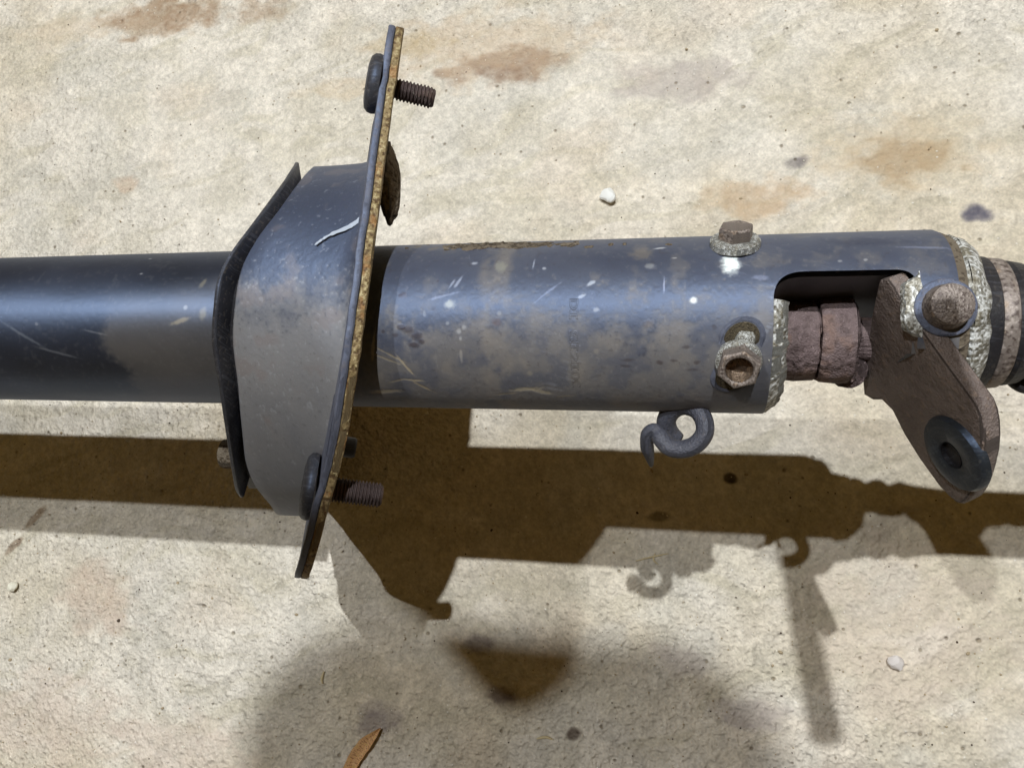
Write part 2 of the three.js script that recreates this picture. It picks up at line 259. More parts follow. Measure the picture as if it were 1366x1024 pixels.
const houseMarks = [
  hm(975, 352, 0.0032, 0.0042, [236, 244, 240], 1, 0, 0.2), hm(601, 406, 0.0022, 0.0016, [216, 216, 196], 0.9), hm(612, 375, 0.0032, 0.0006, [188, 196, 214], 0.8, -1.1), hm(603, 378, 0.0022, 0.0005, [188, 196, 214], 0.7, -1.1), hm(590, 395, 0.0060, 0.0005, [168, 178, 205], 0.6, -0.25), hm(712, 352, 0.0004, 0.0024, [190, 198, 214], 0.8), hm(726, 358, 0.0007, 0.0006, [200, 204, 210], 0.8), hm(633, 351, 0.0013, 0.0007, [204, 210, 220], 0.8), hm(668, 355, 0.0020, 0.0030, [160, 160, 140], 0.6),
  hm(788, 378, 0.0018, 0.0007, [206, 214, 226], 0.9, -0.6), hm(776, 395, 0.0016, 0.0006, [206, 214, 226], 0.9, -0.4), hm(730, 390, 0.0055, 0.0004, [160, 172, 205], 0.6, -0.7), hm(886, 380, 0.0003, 0.0032, [190, 196, 224], 0.8), hm(880, 331, 0.0018, 0.0005, [220, 222, 222], 0.9, -0.15), hm(925, 401, 0.0012, 0.0011, [228, 228, 216], 1, 0, 0.2), hm(796, 413, 0.0010, 0.0008, [190, 192, 196], 0.8), hm(856, 338, 0.0040, 0.0034, [138, 124, 102], 0.6), hm(868, 355, 0.0018, 0.0012, [190, 190, 180], 0.6), hm(900, 344, 0.0008, 0.0004, W8, 0.8), hm(1015, 370, 0.0026, 0.0010, [160, 168, 200], 0.5),
  hm(545, 440, 0.0024, 0.0014, PIT, 0.85, 0, -0.5), hm(535, 436, 0.0014, 0.0009, PIT, 0.85, 0, -0.5), hm(556, 448, 0.0022, 0.0014, PIT, 0.85, 0.3, -0.5), hm(552, 460, 0.0018, 0.0010, PIT, 0.85, 0, -0.5), hm(562, 455, 0.0014, 0.0009, PIT, 0.8, 0, -0.5), hm(511, 442, 0.0007, 0.0007, PIT, 0.8), hm(527, 447, 0.0012, 0.0006, PIT, 0.8), hm(537, 394, 0.0016, 0.0012, [70, 54, 50], 0.8, 0, -0.4), hm(578, 411, 0.0008, 0.0007, PIT, 0.7), hm(584, 375, 0.0006, 0.0005, PIT, 0.7), hm(662, 430, 0.0016, 0.0014, [92, 66, 52], 0.7), hm(666, 418, 0.0008, 0.0007, W8, 0.5),
  hm(597, 431, 0.0007, 0.0007, W8, 0.7), hm(612, 442, 0.0009, 0.0010, W8, 0.7), hm(619, 437, 0.0009, 0.0009, W8, 0.7), hm(614, 451, 0.0006, 0.0009, W8, 0.7), hm(615, 475, 0.0006, 0.0026, [176, 168, 156], 0.6), hm(566, 418, 0.0006, 0.0012, W8, 0.5), hm(707, 498, 0.0010, 0.0010, [150, 140, 122], 0.6),
  hm(520, 473, 0.0060, 0.0004, [170, 152, 116], 0.7, 0.5, 0.4), hm(516, 479, 0.0050, 0.0004, [170, 152, 116], 0.7, 0.4, 0.4), hm(540, 487, 0.0048, 0.0005, [180, 162, 126], 0.8, 1.0, 0.4), hm(552, 507, 0.0040, 0.0005, [186, 168, 130], 0.8, 0.1, 0.4), hm(565, 516, 0.0045, 0.0006, [170, 150, 112], 0.8, 0.7, 0.4), hm(515, 522, 0.0070, 0.0012, [196, 182, 150], 0.85, -0.1, 0.5), hm(528, 508, 0.0030, 0.0005, [170, 150, 112], 0.7, -0.3, 0.4), hm(498, 460, 0.0006, 0.0060, [196, 184, 150], 0.8, 0.2, 0.5),
  hm(700, 519, 0.0060, 0.0010, [190, 176, 144], 0.8, -0.15, 0.5), hm(722, 522, 0.0040, 0.0010, [190, 176, 144], 0.8, 0.3, 0.5), hm(675, 525, 0.0050, 0.0005, [150, 134, 100], 0.6, -0.2, 0.3), hm(755, 528, 0.0036, 0.0005, [150, 134, 100], 0.6, -0.2),
  hm(865, 431, 0.0016, 0.0014, [120, 104, 90], 0.5, 0, -0.3), hm(880, 483, 0.0012, 0.0009, PIT, 0.7, 0, -0.4), hm(915, 463, 0.0012, 0.0006, PIT, 0.6), hm(838, 480, 0.0024, 0.0006, PIT, 0.5), hm(835, 488, 0.0018, 0.0005, PIT, 0.5), hm(925, 493, 0.0024, 0.0005, PIT, 0.5), hm(930, 483, 0.0010, 0.0008, PIT, 0.6), hm(953, 436, 0.0008, 0.0008, PIT, 0.7), hm(795, 468, 0.0010, 0.0009, [150, 140, 126], 0.5), hm(899, 481, 0.0010, 0.0006, PIT, 0.6),
  hm(1150, 322, 0.0130, 0.0030, [40, 42, 58], 0.6, 0.05), hm(1120, 348, 0.0007, 0.0006, W8, 0.7), hm(1155, 346, 0.0006, 0.0005, W8, 0.7), hm(1235, 330, 0.0080, 0.0006, [150, 160, 190], 0.5, 0.1), hm(1262, 312, 0.0050, 0.0010, [60, 54, 56], 0.5),
];
// stamped characters running round the tube
const stampW = 300, stampH = 90; let stampData = null;
{
  const cv = document.createElement('canvas'); cv.width = stampW; cv.height = stampH; const g = cv.getContext('2d');
  g.fillStyle = '#000'; g.fillRect(0, 0, stampW, stampH); g.strokeStyle = '#fff'; g.lineWidth = 4; g.font = '64px monospace'; g.textBaseline = 'middle'; g.textAlign = 'center';
  ['D', 'I', ' ', 'S', 'I', '2', 'I', 'O', 'C'].forEach((ch, i) => g.strokeText(ch, 18 + i * 33, 47));
  stampData = g.getImageData(0, 0, stampW, stampH).data;
}
const st0 = onCol(766, 398, RH), st1 = onCol(766, 516, RH);
const houseTex = textures(1500, 1240, (u, v) => {
  const x = HX0 + u * (HX1 - HX0), th = (v - 0.5) * 2 * Math.PI, s = th * RH;
  const n = fbm(x * 70, s * 80, 4, 111), f = fbm(x * 800, s * 800, 3, 112), b = fbm(x * 30 + 5, s * 26, 4, 113), m = fbm(x * 190, s * 170, 4, 114);
  let c = mixc([62, 66, 80], [82, 85, 96], n);
  const dz = (s - 0.001) * 34 + (b - 0.5) * 0.9 + (m - 0.5) * 0.6 + (f - 0.5) * 0.5, dust = sst(-0.2, 0.34, dz) * (0.7 + 0.3 * m);
  c = mixc(c, mixc([116, 109, 100], [138, 128, 112], n), dust * 0.66); c = mixc(c, [110, 106, 102], sst(0.5, 0.75, b) * 0.25);
  c = mixc(c, [64, 68, 84], sst(0.5, 0.3, m) * 0.3);
  c = mixc(c, [134, 124, 110], sst(0.58, 0.76, m) * 0.25);
  const band = sst(0.006, 0.003, Math.abs(x + 0.0495 + (n - 0.5) * 0.004)) * sst(0.35, 0.6, m); c = mixc(c, [124, 116, 106], band * 0.45);
  c = mixc(c, [148, 142, 134], sst(0.68, 0.8, f) * 0.16); c = mixc(c, [60, 52, 48], sst(0.3, 0.2, f) * 0.2);
  const scr = sst(0.8, 0.87, vn(x * 260 + s * 160, s * 2600 - x * 900, 118)) * sst(0.5, 0.7, b); c = mixc(c, [150, 156, 170], scr * 0.35);
  const crumbs = sst(0.62, 0.72, fbm(x * 420, s * 420, 3, 119)) * sst(-0.6, -1.05, th) * sst(0.0, -0.06, x + 0.01); c = mixc(c, [120, 108, 90], crumbs * 0.7);
  let hgt; [c, hgt] = applyMarks(houseMarks, x, s, c, 0.7, 121);
  let stp = 0;
  if (Math.abs(x - st0.p.x) < 0.002 && th > st0.th && th < st1.th) { const iu = Math.floor((th - st0.th) / (st1.th - st0.th) * (stampW - 1)), iv = Math.floor((0.5 - (x - st0.p.x) / 0.004) * (stampH - 1)); stp = stampData[4 * (iv * stampW + iu)] / 255; }
  c = mixc(c, [70, 66, 62], stp * 0.25);
  return [...c, 0.52 + 0.1 * n + 0.1 * dust + 0.1 * crumbs, 0.5 + (f - 0.5) * 0.25 + (m - 0.5) * 0.22 + hgt * 0.4 - stp * 0.25 + crumbs * 0.25];
});
const houseMat = material(houseTex, 0.0003, { specularColor: BLUE, ior: 1.95, anisotropy: 0.55 });
const bodyTex = textures(900, 900, (u, v) => {      // u along x, v along z, 0.15 m square
  const x = -0.19 + u * 0.15, z = -0.085 + v * 0.15;
  const n = fbm(x * 60, z * 60, 4, 131), f = fbm(x * 900, z * 900, 3, 132), b = fbm(x * 24, z * 26, 4, 133), m = fbm(x * 150, z * 150, 3, 134);
  let c = mixc([46, 51, 66], [68, 72, 86], n);
  const dz = (z - 0.001) * 40 + (b - 0.5) * 0.8 + (m - 0.5) * 0.5 + (f - 0.5) * 0.5, dust = sst(-0.45, 0.45, dz) * (0.8 + 0.2 * m);
  c = mixc(c, mixc([138, 135, 131], [156, 151, 143], n), dust * 0.85); c = mixc(c, [120, 104, 96], sst(0.6, 0.76, m) * 0.3);
  c = mixc(c, [170, 174, 180], sst(0.72, 0.8, f) * 0.3); c = mixc(c, [70, 66, 62], sst(0.28, 0.18, f) * 0.2);
  return [...c, 0.46 + 0.1 * n + 0.14 * dust, 0.5 + (f - 0.5) * 0.2 + (m - 0.5) * 0.15];
});
const bodyMat = material(bodyTex, 0.0004, { specularColor: BLUE, ior: 2.0 });

// ------------------------------------------------------------------ the steering column
const col = thing('steering_column', 'worn black steering column with flanged bracket, bolts and rusty lever arm, raised above the floor', 'steering column');

// plain jacket tube on the clamp's side
{
  const rows = [], seg = 120; const xs = []; for (let i = 0; i <= 40; i++) xs.push(-0.44 + i * (0.34 / 40));
  const ring = (x, r) => { const row = []; for (let j = 0; j <= seg; j++) row.push(polar(x, r, -Math.PI + 2 * Math.PI * j / seg)); return row; };
  rows.push(ring(-0.44, RT - 0.002)); for (const x of xs) rows.push(ring(x, RT)); rows.push(ring(-0.1, RT - 0.002));
  part('jacket_tube', gridGeo(rows, (i, j, p) => [(p.x - TX0) / (TX1 - TX0), j / seg]), tubeMat, col);
}
// housing tube with the window cut for the lever
{
  const seg = 128, mk = (ro, ri, x0, x1) => {
    const P = [[x0, ri], [x0, ro], ...Array.from({ length: 18 }, (_, i) => [x0 + 0.0008 + (x1 - x0 - 0.0026) * i / 17, ro + 0.0004]), [x1 - 0.0006, ro - 0.0001], [x1, ro - 0.0014], [x1, ri], [x0, ri]];
    const rows = P.map(([x, r]) => { const row = []; for (let j = 0; j <= seg; j++) row.push(polar(x, r, -Math.PI + 2 * Math.PI * j / seg)); return row; });
    return toCreasedNormals(gridGeo(rows, (i, j, p) => [(p.x - HX0) / (HX1 - HX0), j / seg]), 0.7);
  };
  const shell = new Brush(mergeVertices(mk(RH - 0.0004, 0.0212, -0.108, 0.0668)));
  const cutShape = (x0, x1, z0, z1, r) => { const s = new THREE.Shape(); s.moveTo(x0, -z1); s.lineTo(x0, -z0 - r); s.quadraticCurveTo(x0, -z0, x0 + r, -z0); s.lineTo(x1 - r * 0.6, -z0); s.quadraticCurveTo(x1, -z0, x1, -z0 - r * 0.6); s.lineTo(x1, -z1); s.closePath(); return s; };
  const eg = new THREE.ExtrudeGeometry(cutShape(0.0232, 0.0568, -0.0068, 0.06, 0.008), { depth: 0.3, bevelEnabled: false, curveSegments: 12 });
  eg.rotateX(-Math.PI / 2); eg.translate(0, 0.05, 0);
  const ev = new Evaluator(); ev.attributes = ['position', 'normal', 'uv']; ev.useGroups = false;
  shell.updateMatrixWorld(); const cb = new Brush(mergeVertices(eg)); cb.updateMatrixWorld();
  const c2 = new Brush(mergeVertices(box(0.0142, 0.2, 0.06).translate(0.0629, HX, 0.0128 + 0.03))); c2.updateMatrixWorld();
  const half = ev.evaluate(shell, cb, SUBTRACTION); half.updateMatrixWorld(); const res = ev.evaluate(half, c2, SUBTRACTION);
  const housing = part('housing', res.geometry, houseMat, col);
  // bare sloping lip on the window's left side, and bare end of the window's right side
  const lip = []; for (const [x, r] of [[0.0224, 0.0250], [0.0236, 0.0246], [0.0258, 0.0232], [0.0274, 0.0214], [0.0270, 0.0200]]) { const row = []; for (let j = 0; j <= 60; j++) { const th = 0.02 + 1.75 * j / 60; row.push(polar(x + 0.0011 * (fbm(j * 0.3, x * 500, 2, 8) - 0.5), r + 0.0010 * (fbm(j * 0.7, x * 900, 3, 9) - 0.5), th)); } lip.push(row); }
  part('cut_edge', boxUV(gridGeo(lip), 0.07), cast, housing, 'bare speckled casting edge of the window');
  const pads = []; for (let i = 0; i <= 20; i++) { const row = [], a = i / 20; for (let j = 0; j <= 30; j++) { const th = -0.24 + 0.66 * a, ph = Math.PI * j / 30; row.push(polar(0.0575 - 0.0042 * Math.sin(ph) * Math.min(1, 6 * a, 6 * (1.05 - a)) + 0.0008 * (fbm(i * 0.6, j * 0.4, 3, 31) - 0.5), 0.0232 + 0.0024 * Math.cos(ph), th)); } pads.push(row); }
  part('cut_edge', boxUV(gridGeo(pads), 0.07), cast, housing, 'bare speckled casting edge of the window');
}
// bracket: an arched saddle over the column between clamp plate and mounting flange
const EZ = -0.008, EA = 0.066, EB = 0.102, EY = 0.10;
const arch = (t, k = 0) => [EY + (EB + k) * Math.sin(t), EZ + (EA + k) * Math.cos(t)];
const lerpPoly = (poly, y) => { if (y <= poly[0][1]) { const [a, b] = [poly[0], poly[1]]; return a[0] + (b[0] - a[0]) * (y - a[1]) / (b[1] - a[1]) * 0.3; } for (let i = 0; i < poly.length - 1; i++) if (y <= poly[i + 1][1]) { const [a, b] = [poly[i], poly[i + 1]]; return a[0] + (b[0] - a[0]) * (y - a[1]) / (b[1] - a[1]); } return poly[poly.length - 1][0] + (y - poly[poly.length - 1][1]) * 0.5; };
// x on the arch at angle t so that the point lies on the traced edge line
function archX(t, poly, k = 0) { const [Y, z] = arch(t, k); let lo = -0.3, hi = 0; for (let i = 0; i < 40; i++) { const m = (lo + hi) / 2, [px, py] = toPx(V(m, Y, z)); if (px < lerpPoly(poly, py)) lo = m; else hi = m; } return (lo + hi) / 2; }
// the same, evened out along the arch so that the pressed edge runs in smooth bends
function archXs(ts, poly, k = 0) { let v = ts.map((t) => archX(t, poly, k)); for (let n = 0; n < 10; n++) v = v.map((x, i) => (v[Math.max(0, i - 1)] + 2 * x + v[Math.min(v.length - 1, i + 1)]) / 4); return v; }
const bodyEdge = [[414, 223], [400, 236], [381, 260], [362, 288], [339, 313], [325, 335], [313, 358], [306, 414], [303, 456], [312, 511], [317, 567], [323, 623], [336, 650], [360, 675]];
const clampEdge = [[392, 219], [376, 243], [353, 274], [327, 309], [306, 335], [287, 372], [283, 414], [280, 456], [290, 511], [297, 556], [306, 615], [314, 660]];
const flangeN = V(0.89506473, -0.44159865, 0.06204639);
const BEND = [[-0.12, 0], [-0.06, 0], [-0.022, 0.0014], [0, 0.002], [0.03, 0.0034], [0.045, 0.0030], [0.062, 0.0012], [0.080, -0.0004], [0.1, -0.0006]];
const bend = (z) => { for (let i = 0; i < BEND.length - 1; i++) if (z <= BEND[i + 1][0]) { const [a0, b0] = BEND[i], [a1, b1] = BEND[i + 1]; return b0 + (b1 - b0) * Math.max(0, (z - a0) / (a1 - a0)); } return -0.0006; };
const flX = (Y, z) => 0.4934 * (Y - CAM.y) - 0.0693 * (z - CAM.z);
{
  const rows = [], T = 120, tb = Array.from({ length: T + 1 }, (_, i) => 0.02 + (Math.PI - 0.04) * i / T), bx = archXs(tb, bodyEdge);
  for (let i = 0; i <= T; i++) {
    const t = tb[i], [Y, z] = arch(t), x0 = bx[i], x1 = flX(Y, z) + bend(z) * 1.05, row = [];
    // rolled rim on the clamp side, small flare where it meets the flange
    const nn = V(0, Math.sin(t) / EB, Math.cos(t) / EA).normalize();
    for (const [a, d] of [[0.0, -0.0075], [0.004, -0.0035], [0.02, -0.0012], [0.05, 0], [0.2, 0], [0.4, 0], [0.6, 0], [0.8, 0], [0.9, 0.0004], [0.965, 0.0018], [0.995, 0.0042]]) {
      const x = x0 + (x1 - x0) * a, dd = d + 0.0006 * (fbm(x * 60, t * 4, 2, 61) - 0.5); row.push(V(x, Y + nn.y * dd, z + nn.z * dd));
    }
    rows.push(row);
  }
  part('saddle_bracket', gridGeo(rows, (i, j, p) => [(p.x + 0.19) / 0.15, (p.z + 0.085) / 0.15]), bodyMat, col);
  // white scrape on the saddle, a thin raised flake of scraped metal
  const sc = []; const a = [421, 329], b = [482, 294];
  for (let i = 0; i <= 24; i++) { const t = i / 24, px = a[0] + (b[0] - a[0]) * t, py = a[1] + (b[1] - a[1]) * t - 4 * Math.sin(t * 6) * 0.5, w = 0.8 + 2.2 * t + rr(-0.5, 0.6); const row = []; for (const s of [-w, -w * 0.4, w * 0.4, w]) row.push([px + s * 0.3, py + s]); sc.push(row); }
  const hitArch = (px, py) => { const d = rayDir(px, py); let t0 = 0.1, prev = 1; for (let i = 0; i < 4000; i++) { const p = CAM.clone().addScaledVector(d, t0); const g = ((p.z - EZ) / EA) ** 2 + ((p.y - EY) / EB) ** 2 - 1; if (g < 0) return p; t0 += 0.0001; prev = g; } return CAM.clone().addScaledVector(d, t0); };
  part('scrape', gridGeo(sc.map((r) => r.map(([x, y]) => hitArch(x, y).add(V(0, 0.0007, -0.0003))))), new THREE.MeshStandardMaterial({ color: '#a2aab6', roughness: 0.6, side: THREE.DoubleSide }), col, 'pale scrape on the saddle bracket');
  // clamp plate: a flat arched strip standing off the saddle by a dark gap
  const cr = [], tc = Array.from({ length: T + 1 }, (_, i) => 0.42 + (Math.PI - 0.72) * i / T), cx = archXs(tc, clampEdge, 0.0016);
  for (let i = 0; i <= T; i++) {
    const t = tc[i], k = 0.0016, [Y, z] = arch(t, k), nn = V(0, Math.sin(t) / EB, Math.cos(t) / EA).normalize(), x = cx[i];
    const dx = 0.0017; cr.push([[0, -0.014], [0, -0.0004], [0.0004, 0], [dx - 0.0004, 0], [dx, -0.0004], [dx, -0.014]].map(([a2, d]) => V(x + a2, Y + nn.y * d, z + nn.z * d)));
  }
  cr.unshift(cr[0].map(() => cr[0].reduce((s, p) => s.add(p), V(0, 0, 0)).divideScalar(6))); cr.push(cr[cr.length - 1].map(() => cr[cr.length - 1].reduce((s, p) => s.add(p), V(0, 0, 0)).divideScalar(6)));
  part('clamp_plate', boxUV(toCreasedNormals(gridGeo(cr, null, true), 0.8)), black, col);
}
{
  const rows = []; for (let i = 0; i <= 90; i++) { const t = 0.3 + (Math.PI - 0.5) * i / 90, [Y, z] = arch(t), nn = V(0, Math.sin(t) / EB, Math.cos(t) / EA).normalize(), xa = archX(t, clampEdge, 0.0016) + 0.001, xb = archX(t, bodyEdge) + 0.004; rows.push([[xa, -0.02], [xa, -0.0055], [xb, -0.0055], [xb, -0.02]].map(([x, d]) => V(x, Y + nn.y * d, z + nn.z * d))); }
  part('gasket', boxUV(toCreasedNormals(gridGeo(rows), 0.6)), rubber, col, 'black gap seal between clamp plate and saddle');
}
// mounting flange: a leaning plate, its ears low on both sides and its foot on the floor
{
  const a = V(-0.0693, 0, 1).normalize(), b = new THREE.Vector3().crossVectors(a, flangeN).normalize(); if (b.y < 0) b.negate();
  const P0 = V(flX(0.15, 0), 0.15, 0);
  const toPl = (z, Y) => { const p = V(flX(Y, z), Y, z).sub(P0); return [p.dot(a), p.dot(b)]; };
  const zAt = (py, Y) => { let lo = -0.3, hi = 0.2; for (let i = 0; i < 40; i++) { const m = (lo + hi) / 2; if (toPx(V(flX(Y, m), Y, m))[1] < py) lo = m; else hi = m; } return (lo + hi) / 2; };
  const zf = zAt(46, 0.196), zn = zAt(770, 0.13);
  const out = [[zf, 0.197], [zf + 0.003, 0.203], [zf + 0.012, 0.205], [-0.06, 0.204], [-0.035, 0.204], [-0.018, 0.2065], [0, 0.2075], [0.018, 0.2045], [0.032, 0.195], [0.048, 0.181], [0.062, 0.176], [zn - 0.003, 0.160], [zn, 0.135], [zn, 0.11], [zn - 0.001, 0.075], [zn - 0.008, 0.062], [0.058, 0.030], [0.045, 0.004], [0.02, 0.0016], [0.0, 0.0016], [-0.015, 0.006], [-0.04, 0.07], [-0.062, 0.13], [zf + 0.012, 0.172], [zf + 0.002, 0.188]];
  const shape = () => { const s = new THREE.Shape(); const q = out.map(([z, Y]) => toPl(z, Y)); s.moveTo(...q[0]); s.splineThru(arr2pts([...q.slice(1), q[0]])); return s; };
  const basis = new THREE.Matrix4().makeBasis(a, b, new THREE.Vector3().crossVectors(a, b)); basis.setPosition(P0);
  const sgn = new THREE.Vector3().crossVectors(a, b).dot(flangeN) > 0 ? 1 : -1;
    const slab = (d0, d1, bev) => { const g = new THREE.ExtrudeGeometry(shape(), { depth: d1 - d0 - 2 * bev, bevelEnabled: true, bevelSize: bev, bevelThickness: bev, bevelOffset: -bev, bevelSegments: 2, curveSegments: 10 }); g.translate(0, 0, sgn > 0 ? d0 + bev : -d1 + bev); g.applyMatrix4(basis); { const p = g.attributes.position; for (let i = 0; i < p.count; i++) { const x = p.getX(i), y = p.getY(i), z = p.getZ(i), k = bend(z) + 0.0009 * (fbm(z * 90 + 4, y * 90, 3, 87) - 0.5), e = 0.0008 * (fbm(z * 300, y * 300 + x * 200, 2, 88) - 0.5); p.setXYZ(i, x + flangeN.x * k, y + flangeN.y * k + e, z + flangeN.z * k); } } return boxUV(toCreasedNormals(g, 0.6)); };
  const fl = part('mounting_flange', slab(-0.0004, 0.0020, 0.0004), gold, col, 'corroded ochre plate edge');
  part('painted_face', slab(-0.0026, -0.00045, 0.0006), plateMat, fl, 'blue grey painted side of the flange');
  // carriage bolts through the ears
  const bolt = (px, py, Y, hr, len, r0, out2 = 0) => {
    const z = zAt(py, Y), n = flangeN, p = V(flX(Y, z), Y, z).addScaledVector(n, bend(z));
    const head = lathe([[0, 0.0040], [hr * 0.6, 0.0039], [hr * 0.86, 0.0034], [hr * 0.97, 0.0024], [hr, 0.0012], [hr * 0.97, 0], [0, 0]], 40);
    const bp = part('flange_bolt', boxUV(place(head, p.clone().addScaledVector(n, -0.0024 - out2), n.clone().negate())), black, col);
    const pr = [[0, 0]], pitch = 0.00105; for (let y = 0.0; y < len - 0.0012; y += pitch) { pr.push([r0, y], [r0, y + pitch * 0.3], [r0 * 0.84, y + pitch * 0.55], [r0 * 0.84, y + pitch * 0.75]); } pr.push([r0 * 0.9, len - 0.0006], [r0 * 0.75, len], [0, len]);
    part('threaded_stud', boxUV(place(lump(lathe(pr, 28), 0.00012, 900), p.clone().addScaledVector(n, 0.002), n)), studMat, bp);
  };
  bolt(507, 116, 0.198, 0.0085, 0.0120, 0.0031);
  bolt(412, 650, 0.168, 0.0104, 0.0150, 0.0038, 0.0012);
  // short dark stud tip behind the near side of the flange
  { const z = zAt(592, 0.085), p = V(flX(0.085, z), 0.085, z); part('stud_end', boxUV(place(lathe([[0, 0], [0.0045, 0], [0.0045, 0.0085], [0.0038, 0.0095], [0, 0.0095]], 24), p.addScaledVector(flangeN, 0.003), flangeN)), rubber, col); }
  // bent rusty lip behind the far side of the flange
  { const c = at(514, 236, 0.188), g = lump(new THREE.IcosahedronGeometry(1, 5), 0.22, 2.2, 12); g.scale(0.0031, 0.0058, 0.0135); g.rotateY(0.14); g.translate(c.x, c.y - 0.003, c.z); part('rusty_lip', boxUV(lump(mergeVertices(g), 0.0005, 900)), soil, col); }
}
// boss behind the clamp plate
{ const p = at(300, 605, 0.128); part('clamp_bolt', boxUV(place(lathe([[0, 0.0012], [0.004, 0.0012], [0.0054, 0.0004], [0.0056, -0.001], [0.0056, -0.008], [0, -0.008]], 24), p, V(-1, 0.1, 0))), soil, col); }

// hex bolts on the housing
function hexBolt(p, n, hr, hh, cup, label, flangeR, mat) {
  const pr = []; const g = [];
  const hex = new THREE.Shape(); for (let i = 0; i < 6; i++) { const a = i * Math.PI / 3 + 0.3; i ? hex.lineTo(hr * Math.cos(a), hr * Math.sin(a)) : hex.moveTo(hr * Math.cos(a), hr * Math.sin(a)); } hex.closePath();
  if (cup) { const hole = new THREE.Path(); hole.absarc(0, 0, cup, 0, Math.PI * 2, true); hex.holes.push(hole); }
  const eg = new THREE.ExtrudeGeometry(hex, { depth: hh, bevelEnabled: true, bevelSize: hr * 0.13, bevelThickness: hr * 0.16, bevelOffset: -hr * 0.13, bevelSegments: 3, curveSegments: 24 }); eg.rotateX(-Math.PI / 2);
  const head = part('bolt_head', boxUV(place(toCreasedNormals(eg, 0.5), p, n), 0.02), mat, col, label);
  part('bolt_washer', boxUV(place(lump(lathe([[0, 0.0012], [flangeR * 0.9, 0.0011], [flangeR, 0.0004], [flangeR, -0.0012], [0, -0.0012]], 40), 0.00025, 700), p, n), 0.02), cast, head);
  if (cup) part('bolt_recess', boxUV(place(lathe([[cup, hh + 0.0005], [cup * 0.92, hh * 0.6], [cup * 0.7, hh * 0.34], [0, hh * 0.42]], 28), p, n), 0.02), recess, head);
  return head;
}
const boltTex = textures(256, 256, (u, v) => { const n = fbm(u * 9, v * 9, 4, 71), f = fbm(u * 50, v * 50, 3, 72); let c = mixc([112, 102, 96], [148, 137, 128], n); c = mixc(c, [150, 120, 88], sst(0.62, 0.78, n) * 0.4); c = mixc(c, [60, 48, 44], sst(0.44, 0.3, f) * 0.6); c = mixc(c, [196, 184, 176], sst(0.62, 0.78, f) * 0.5); return [...c, 0.4 + 0.3 * f, 0.5 + (f - 0.5) * 0.7]; });
const boltMat = material(boltTex, 0.0003, { metalness: 0.3 }), recess = material(boltTex, 0.0005, { color: new THREE.Color(0.82, 0.7, 0.55), metalness: 0.4 });
{
  const b1 = onCol(981, 326, RH); const n1 = V(0, Math.cos(-0.78), Math.sin(-0.78)); hexBolt(b1.p.clone().addScaledVector(n1, 0.0008), n1, 0.0046, 0.0038, 0.0030, 'small rusty hex bolt with a brass coloured recess, beside a white paint dab', 0.0066, boltMat);
  const b2 = onCol(986, 480, RH); const n2 = V(-0.05, Math.cos(b2.th + 0.05), Math.sin(b2.th + 0.05)); hexBolt(b2.p.clone().addScaledVector(n2, 0.001), n2, 0.0055, 0.0044, 0.0033, 'rusty recessed hex bolt over an oval slot', 0.0058, boltMat);
  // oval slot under the second bolt: bare ring with a dark opening
  const slotRow = (d, lift) => { const c0 = onCol(984, 478, RH), pts = []; for (let i = 0; i < 48; i++) { const a = i / 48 * Math.PI * 2, ds = Math.sin(a), dx = Math.cos(a) * (0.0054 - d), off = (ds > 0 ? 0.0052 : -0.0052), th = c0.th + (off + ds * (0.0054 - d)) / RH, x = c0.p.x + dx - (th - c0.th) * 0.004; pts.push(polar(x, RH + lift, th)); } return pts; };
  part('slot_rim', gridGeo([slotRow(-0.0004, 0.0000), slotRow(0, 0.0004), slotRow(0.0007, 0.0003), slotRow(0.0010, -0.0001)], null, true), plateMat, col);
  const inn = slotRow(0.0010, 0.00015), cc = inn.reduce((s, p) => s.add(p), V(0, 0, 0)).divideScalar(48); const cr = polar(cc.x, RH + 0.00015, Math.atan2(cc.z, cc.y - HX));
  part('slot_opening', gridGeo([inn, inn.map((p) => p.clone().lerp(cr, 0.5)).map((p) => { const t = Math.atan2(p.z, p.y - HX); return polar(p.x, RH + 0.00015, t); }), inn.map(() => cr.clone())], null, true), material(soilTex, 0.0006, { color: new THREE.Color(0.42, 0.4, 0.3) }), col);
  // bare casting seen inside the slot
  const sl = onCol(995, 453, RH); part('slot_lug', boxUV(place(lump(new THREE.SphereGeometry(0.0036, 20, 14), 0.0004, 700), polar(sl.p.x, RH - 0.0026, sl.th), V(0, 1, 0)), 0.02), cast, col);
  // round headed bolt near the end of the housing
  const b3 = onCol(1262, 410, RH), n3 = V(0.02, Math.cos(b3.th), Math.sin(b3.th)).normalize();
  const bs = part('bolt_boss', boxUV(place(lump(lathe([[0, 0.0006], [0.0066, 0.0006], [0.0071, 0.0002], [0.0072, -0.003], [0, -0.003]], 40), 0.0002, 500), b3.p, n3), 0.03), plateMat, col);
  part('bolt_head', boxUV(place(lathe([[0, 0.0046], [0.0042, 0.0046], [0.0048, 0.0043], [0.0051, 0.0034], [0.0053, 0.0014], [0.0056, 0], [0, 0]], 40), b3.p.clone().addScaledVector(n3, 0.0006), n3), 0.02), boltMat, bs, 'round capped bolt with grey brown head');
}
